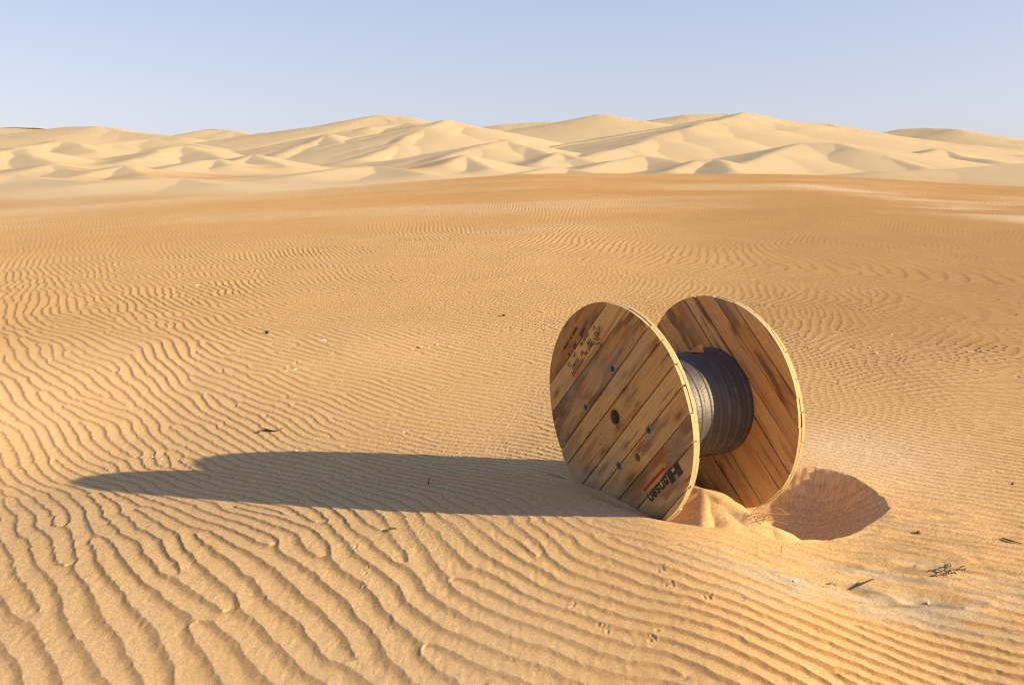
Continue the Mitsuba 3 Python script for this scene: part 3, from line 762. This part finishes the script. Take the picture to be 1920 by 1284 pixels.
P = C + NN[..., None] * N + RAD[..., None] * (np.cos(FF)[..., None] * A + np.sin(FF)[..., None] * Z3)
i, j = np.meshgrid(np.arange(len(ns) - 1), np.arange(len(fs)), indexing='ij')
q = np.stack([i * len(fs) + j, (i + 1) * len(fs) + j, (i + 1) * len(fs) + (j + 1) % len(fs), i * len(fs) + (j + 1) % len(fs)], -1).reshape(-1, 4)
m = trimesh.Trimesh(P.reshape(-1, 3), np.vstack([q[:, [0, 1, 2]], q[:, [0, 2, 3]]]), process=False)


def wrap_colour(p, n, uv):
    g = dfbm(p.x * 330, p.y * 330, p.z * 330, 3)
    dust = dstep(0.45, 0.7, dfbm(p.x * 16, p.y * 16, p.z * 16, 3))
    return mix((0.036, 0.031, 0.036), (0.070, 0.062, 0.058), 0.4 * dust) * (0.5 + 1.0 * g)


scene['tarred_wrap'] = {'type': 'twosided', 'b': {'type': 'bumpmap', 't': mikit.proc(lambda p, n, uv: dfbm(p.x * 330, p.y * 330, p.z * 330, 2) * 0.0014, 8e-4), 'scale': 1.0,
                        'b': {'type': 'principled', 'base_color': mikit.proc(wrap_colour), 'roughness': 0.52, 'specular': 0.9}}}
scene['cable_reel__wound_cable'] = mikit.ply(m, 'tarred_wrap', smooth=True)
labels['cable_reel__wound_cable'] = {'label': 'thick dark grey cable wound in bulging turns'}
# a splinter of wood caught above the cable at the far flange
sp = at(1305, 656, (C + 0.66 * N)[1] - 0.06)
hull = trimesh.convex.convex_hull(np.array([(-.035, -.014, -.01), (.040, -.016, -.012), (.034, .012, -.012), (-.030, .012, -.010), (.030, 0, .030), (.012, .008, .024), (-.02, 0, .004), (.036, -.008, .012)]))
hull.apply_translation(sp)
scene['cable_reel__wood_chip'] = mikit.ply(hull, 'back_board_wood')
labels['cable_reel'] = {'label': 'large wooden cable reel half sunk in the sand with dark cable on it', 'category': 'cable reel'}
labels['cable_reel__flange'] = {'label': 'near round flange of diagonal boards with lettering'}
labels['cable_reel__flange_001'] = {'label': 'far round flange of diagonal boards showing its inner side'}

# ------------------------------------------------------------------ small things lying on the sand
_near = GROUND_Z[:, GRID[1][0] < 20, :].reshape(-1, 3)
_near = _near[(_near[:, 1] > 1.5) & (np.abs(np.arctan2(_near[:, 0], _near[:, 1])) < 0.62)]
_cam = _near - [0, 0, EYE]
_dep = _cam[:, 1] * CP - _cam[:, 2] * SP
_pix = np.stack([960 + FOC * _cam[:, 0] / _dep, 642 + FOC * (-_cam[:, 1] * SP - _cam[:, 2] * CP) / _dep], -1)
from scipy.spatial import cKDTree
_tree = cKDTree(_pix)


def lie(px, py):                                     # the sand's surface seen at a pixel of the photo
    i = _tree.query_ball_point((px, py), 3.0)
    if not i:
        i = [_tree.query((px, py))[1]]
    i = np.array(i)
    return _near[i[_dep[i].argmin()]]


def simple(name, base, rough=0.8):
    scene[name] = {'type': 'twosided', 'b': {'type': 'principled', 'base_color': mikit.proc(lambda p, n, uv, b=base: mi.Color3f(b) * (0.6 + 0.8 * dfbm(p.x * 150, p.y * 150, p.z * 150, 3))), 'roughness': rough, 'specular': 0.3}}


simple('dark_stone', (0.075, 0.060, 0.050))
simple('pale_shell', (0.74, 0.68, 0.58))
simple('dead_wood', (0.085, 0.060, 0.042))
simple('dry_straw', (0.34, 0.22, 0.115))
simple('crust', (0.60, 0.47, 0.32))


def numbered(name):
    k, i = name, 0
    while k in scene or k in labels:
        i += 1
        k = '%s_%03d' % (name, i)
    return k


def stone(px, py, size, flat, bsdf, name, label, cat, seed, group=None, sink=0.25):
    g = np.random.default_rng(seed)
    m = trimesh.creation.icosphere(3, 1.0)
    v = np.array(m.vertices)
    cuts = g.normal(size=(9, 3))
    cuts /= np.linalg.norm(cuts, axis=1)[:, None]
    for c in cuts:
        d = v @ c
        v = v - np.maximum(d - g.uniform(0.62, 0.9), 0)[:, None] * c
    v = v * (1 + 0.12 * (meshkit.fbm(v * 2.2 + seed, 3, seed) - 0.5)[:, None]) * np.array([size, size * g.uniform(0.6, 0.9), size * flat])
    a = g.uniform(0, 3.1)
    v = v @ np.array([[math.cos(a), math.sin(a), 0], [-math.sin(a), math.cos(a), 0], [0, 0, 1]])
    p = lie(px, py)
    v = v + p + [0, 0, size * flat * (1 - 2 * sink)]
    k = numbered(name)
    scene[k] = mikit.ply(trimesh.Trimesh(v, m.faces, process=False), bsdf, smooth=35)
    labels[k] = {'label': label, 'category': cat, **({'group': group} if group else {})}
    return k


def tube(pts, radii, sides=6):
    from scipy.interpolate import CubicSpline
    pts, radii = np.array(pts, float), np.array(radii, float)
    t = np.linspace(0, 1, len(pts))
    tt = np.linspace(0, 1, max(8, 5 * len(pts)))
    c, r = CubicSpline(t, pts)(tt), np.interp(tt, t, radii)
    d = np.gradient(c, axis=0)
    d /= np.linalg.norm(d, axis=1)[:, None]
    ref = np.array([0.31, 0.17, 0.93])
    a = np.cross(d, ref)
    a /= np.linalg.norm(a, axis=1)[:, None]
    b = np.cross(d, a)
    f = np.arange(sides) * 2 * np.pi / sides
    v = (c[:, None] + r[:, None, None] * (np.cos(f)[None, :, None] * a[:, None] + np.sin(f)[None, :, None] * b[:, None])).reshape(-1, 3)
    n = len(tt)
    fc = []
    for i in range(n - 1):
        for j in range(sides):
            p, q = i * sides + j, i * sides + (j + 1) % sides
            fc += [(p, q, q + sides), (p, q + sides, p + sides)]
    v = np.vstack([v, c[0], c[-1]])
    for j in range(sides):
        fc += [(len(v) - 2, (j + 1) % sides, j), (len(v) - 1, (n - 1) * sides + j, (n - 1) * sides + (j + 1) % sides)]
    m = trimesh.Trimesh(v, np.array(fc), process=False)
    if m.volume < 0:
        m.invert()
    return m


def stick(pixels, lifts, rad, bsdf, name, label, cat, group=None, key=None):
    p = np.array([lie(*q) for q in pixels])
    p[:, 2] += np.array(lifts)
    r = np.array([rad * (1 - 0.7 * abs(2 * t - 0.7)) if len(pixels) > 2 else rad for t in np.linspace(0, 1, len(pixels))])
    k = key or numbered(name)
    scene[k] = mikit.ply(tube(p, np.maximum(r, 0.25 * rad)), bsdf, smooth=60)
    if label:
        labels[k] = {'label': label, **({'category': cat} if cat else {}), **({'group': group} if group else {})}
    return k


stone(503, 623, 0.030, 0.75, 'dark_stone', 'stone', 'dark grey stone lying alone on the rippled sand left of centre', 'stone', 3)
stone(947, 591, 0.022, 0.7, 'dark_stone', 'stone', 'small dark stone on the sand behind and left of the reel', 'stone', 4)
stone(1720, 999, 0.011, 0.8, 'dark_stone', 'stone', 'dark pebble on the sand to the right of the scoured pit', 'stone', 5)
stone(1899, 905, 0.010, 0.7, 'dark_stone', 'stone', 'dark pebble at the right edge level with the pit', 'stone', 6)
for i, (x, y, s, l) in enumerate([(368, 533, .040, 'long white shell flake far out on the left sand'), (608, 636, .034, 'white shell flake right of the dark lone stone'), (758, 808, .016, 'white shell chip just above the middle of the long shadow'),
                                  (286, 854, .009, 'tiny white chip left of the shadow tip pair, upper one'), (304, 859, .011, 'tiny white chip above the pointed end of the shadow'), (556, 843, .013, 'white chip right above the second tip of the shadow'),
                                  (1492, 1087, .009, 'white pebble on the front sand below the pit'), (1738, 1130, .009, 'white chip at the end of a grey hollow, lower right'),
                                  (1640, 662, .015, 'pale grain speck on the sand right of the reel'), (1628, 650, .014, 'pale chip on the sand well right of the reel top')]):
    stone(x, y, s, 0.22 if i < 3 else 0.5, 'pale_shell', 'shell_chip', l, 'shell chip', 20 + i)
for i, (x, y, s, l) in enumerate([(772, 652, .030, 'leftmost of the five in the row left of the reel top'), (787, 648, .036, 'second from the left in the row of five'), (806, 650, .026, 'middle one of the row of five'), (822, 645, .030, 'fourth from the left in the row of five'),
                                  (843, 648, .034, 'rightmost of the row of five left of the reel'), (536, 694, .026, 'left one of the pair above the driftwood'), (552, 690, .030, 'right one of the pair above the driftwood')]):
    stone(x, y, s, 0.20, 'crust', 'sand_crust', 'pale sand crust plate, ' + l, 'sand crust', 40 + i, sink=0.3)
stick([(484, 810), (500, 806), (514, 807), (533, 802)], [.006, .010, .008, .010], 0.010, 'dead_wood', 'driftwood_stick', 'dark driftwood stick on the ripples above the shadow', 'stick')
stick([(724, 995), (735, 991), (746, 990)], [.003, .007, .004], 0.006, 'dead_wood', 'driftwood_stick', 'short dark stick on the lit sand just below the shadow', 'stick')
stick([(803, 906), (804, 902), (807, 898)], [.0, .012, .026], 0.0045, 'dead_wood', 'twig', 'black twig standing up in the middle of the shadow', 'twig')
stick([(1026, 886), (1044, 893), (1058, 896)], [.002, .006, .003], 0.003, 'dead_wood', 'twig', 'dark crooked twig in the shadow beside the near flange', 'twig')
stick([(1593, 1103), (1615, 1096), (1637, 1093)], [.002, .010, .026], 0.006, 'dead_wood', 'driftwood_stick', 'dark slanting stick poking up on the lower right sand', 'stick')
stick([(1878, 1007), (1895, 1013), (1915, 1019)], [.004, .008, .004], 0.006, 'dead_wood', 'driftwood_stick', 'dark stick at the right edge of the sand', 'stick')
stick([(1542, 1098), (1556, 1094), (1566, 1096)], [.002, .007, .003], 0.004, 'dead_wood', 'twig', 'small dark twig left of the slanting stick', 'twig')
stick([(1463, 1043), (1464, 1036), (1466, 1028)], [.0, .02, .045], 0.0012, 'dead_wood', 'grass_stalk', 'thin dry grass stalk standing on the front sand, right one', 'grass stalk')
stick([(1418, 1040), (1418, 1034), (1417, 1028)], [.0, .018, .038], 0.0012, 'dead_wood', 'grass_stalk', 'thin dry grass stalk standing on the front sand, left one', 'grass stalk')
stick([(1478, 956), (1478, 950), (1477, 944)], [.0, .02, .045], 0.0016, 'dead_wood', 'twig', 'thin upright twig inside the scoured pit', 'twig')
t = numbered('dry_roots')
labels[t] = {'label': 'tangle of dry straw coloured roots at the foot of the far flange', 'category': 'roots'}
g = np.random.default_rng(12)
base = lie(1416, 974)
for i in range(11):
    a, L = g.uniform(-0.6, 0.9), g.uniform(0.06, 0.17)
    h = g.uniform(0.02, 0.075)
    d = np.array([math.cos(a), math.sin(a) * 0.6, 0])
    sd = np.array([-d[1], d[0], 0]) * g.uniform(-.03, .03)
    o = base + np.array([g.uniform(-.05, .05), g.uniform(-.02, .03), -0.008])
    pts = [o, o + .35 * L * d + sd + [0, 0, h], o + .7 * L * d + sd * 1.5 + [0, 0, h * g.uniform(.4, 1.2)], o + L * d + [0, 0, g.uniform(.0, .03)]]
    scene[t + '__stem' + ('_%03d' % i if i else '')] = mikit.ply(tube(pts, [.0016, .0014, .0012, .0008], 5), 'dry_straw', smooth=60)
t = numbered('buried_brush')
labels[t] = {'label': 'dark dead brush nearly buried in the sand at lower right', 'category': 'brush'}
for i in range(26):
    x, y = 1770 + g.normal() * 22, 1068 + g.normal() * 6
    p = lie(x, y)
    a = g.uniform(0, 6.28)
    L = g.uniform(.012, .034)
    q = p + [L * math.cos(a), L * math.sin(a), g.uniform(-.004, .008)]
    scene[t + '__twig' + ('_%03d' % i if i else '')] = mikit.ply(tube([p - [0, 0, .004], (p + q) / 2 + [0, 0, .006], q], [.0022, .002, .001], 5), 'dead_wood', smooth=60)
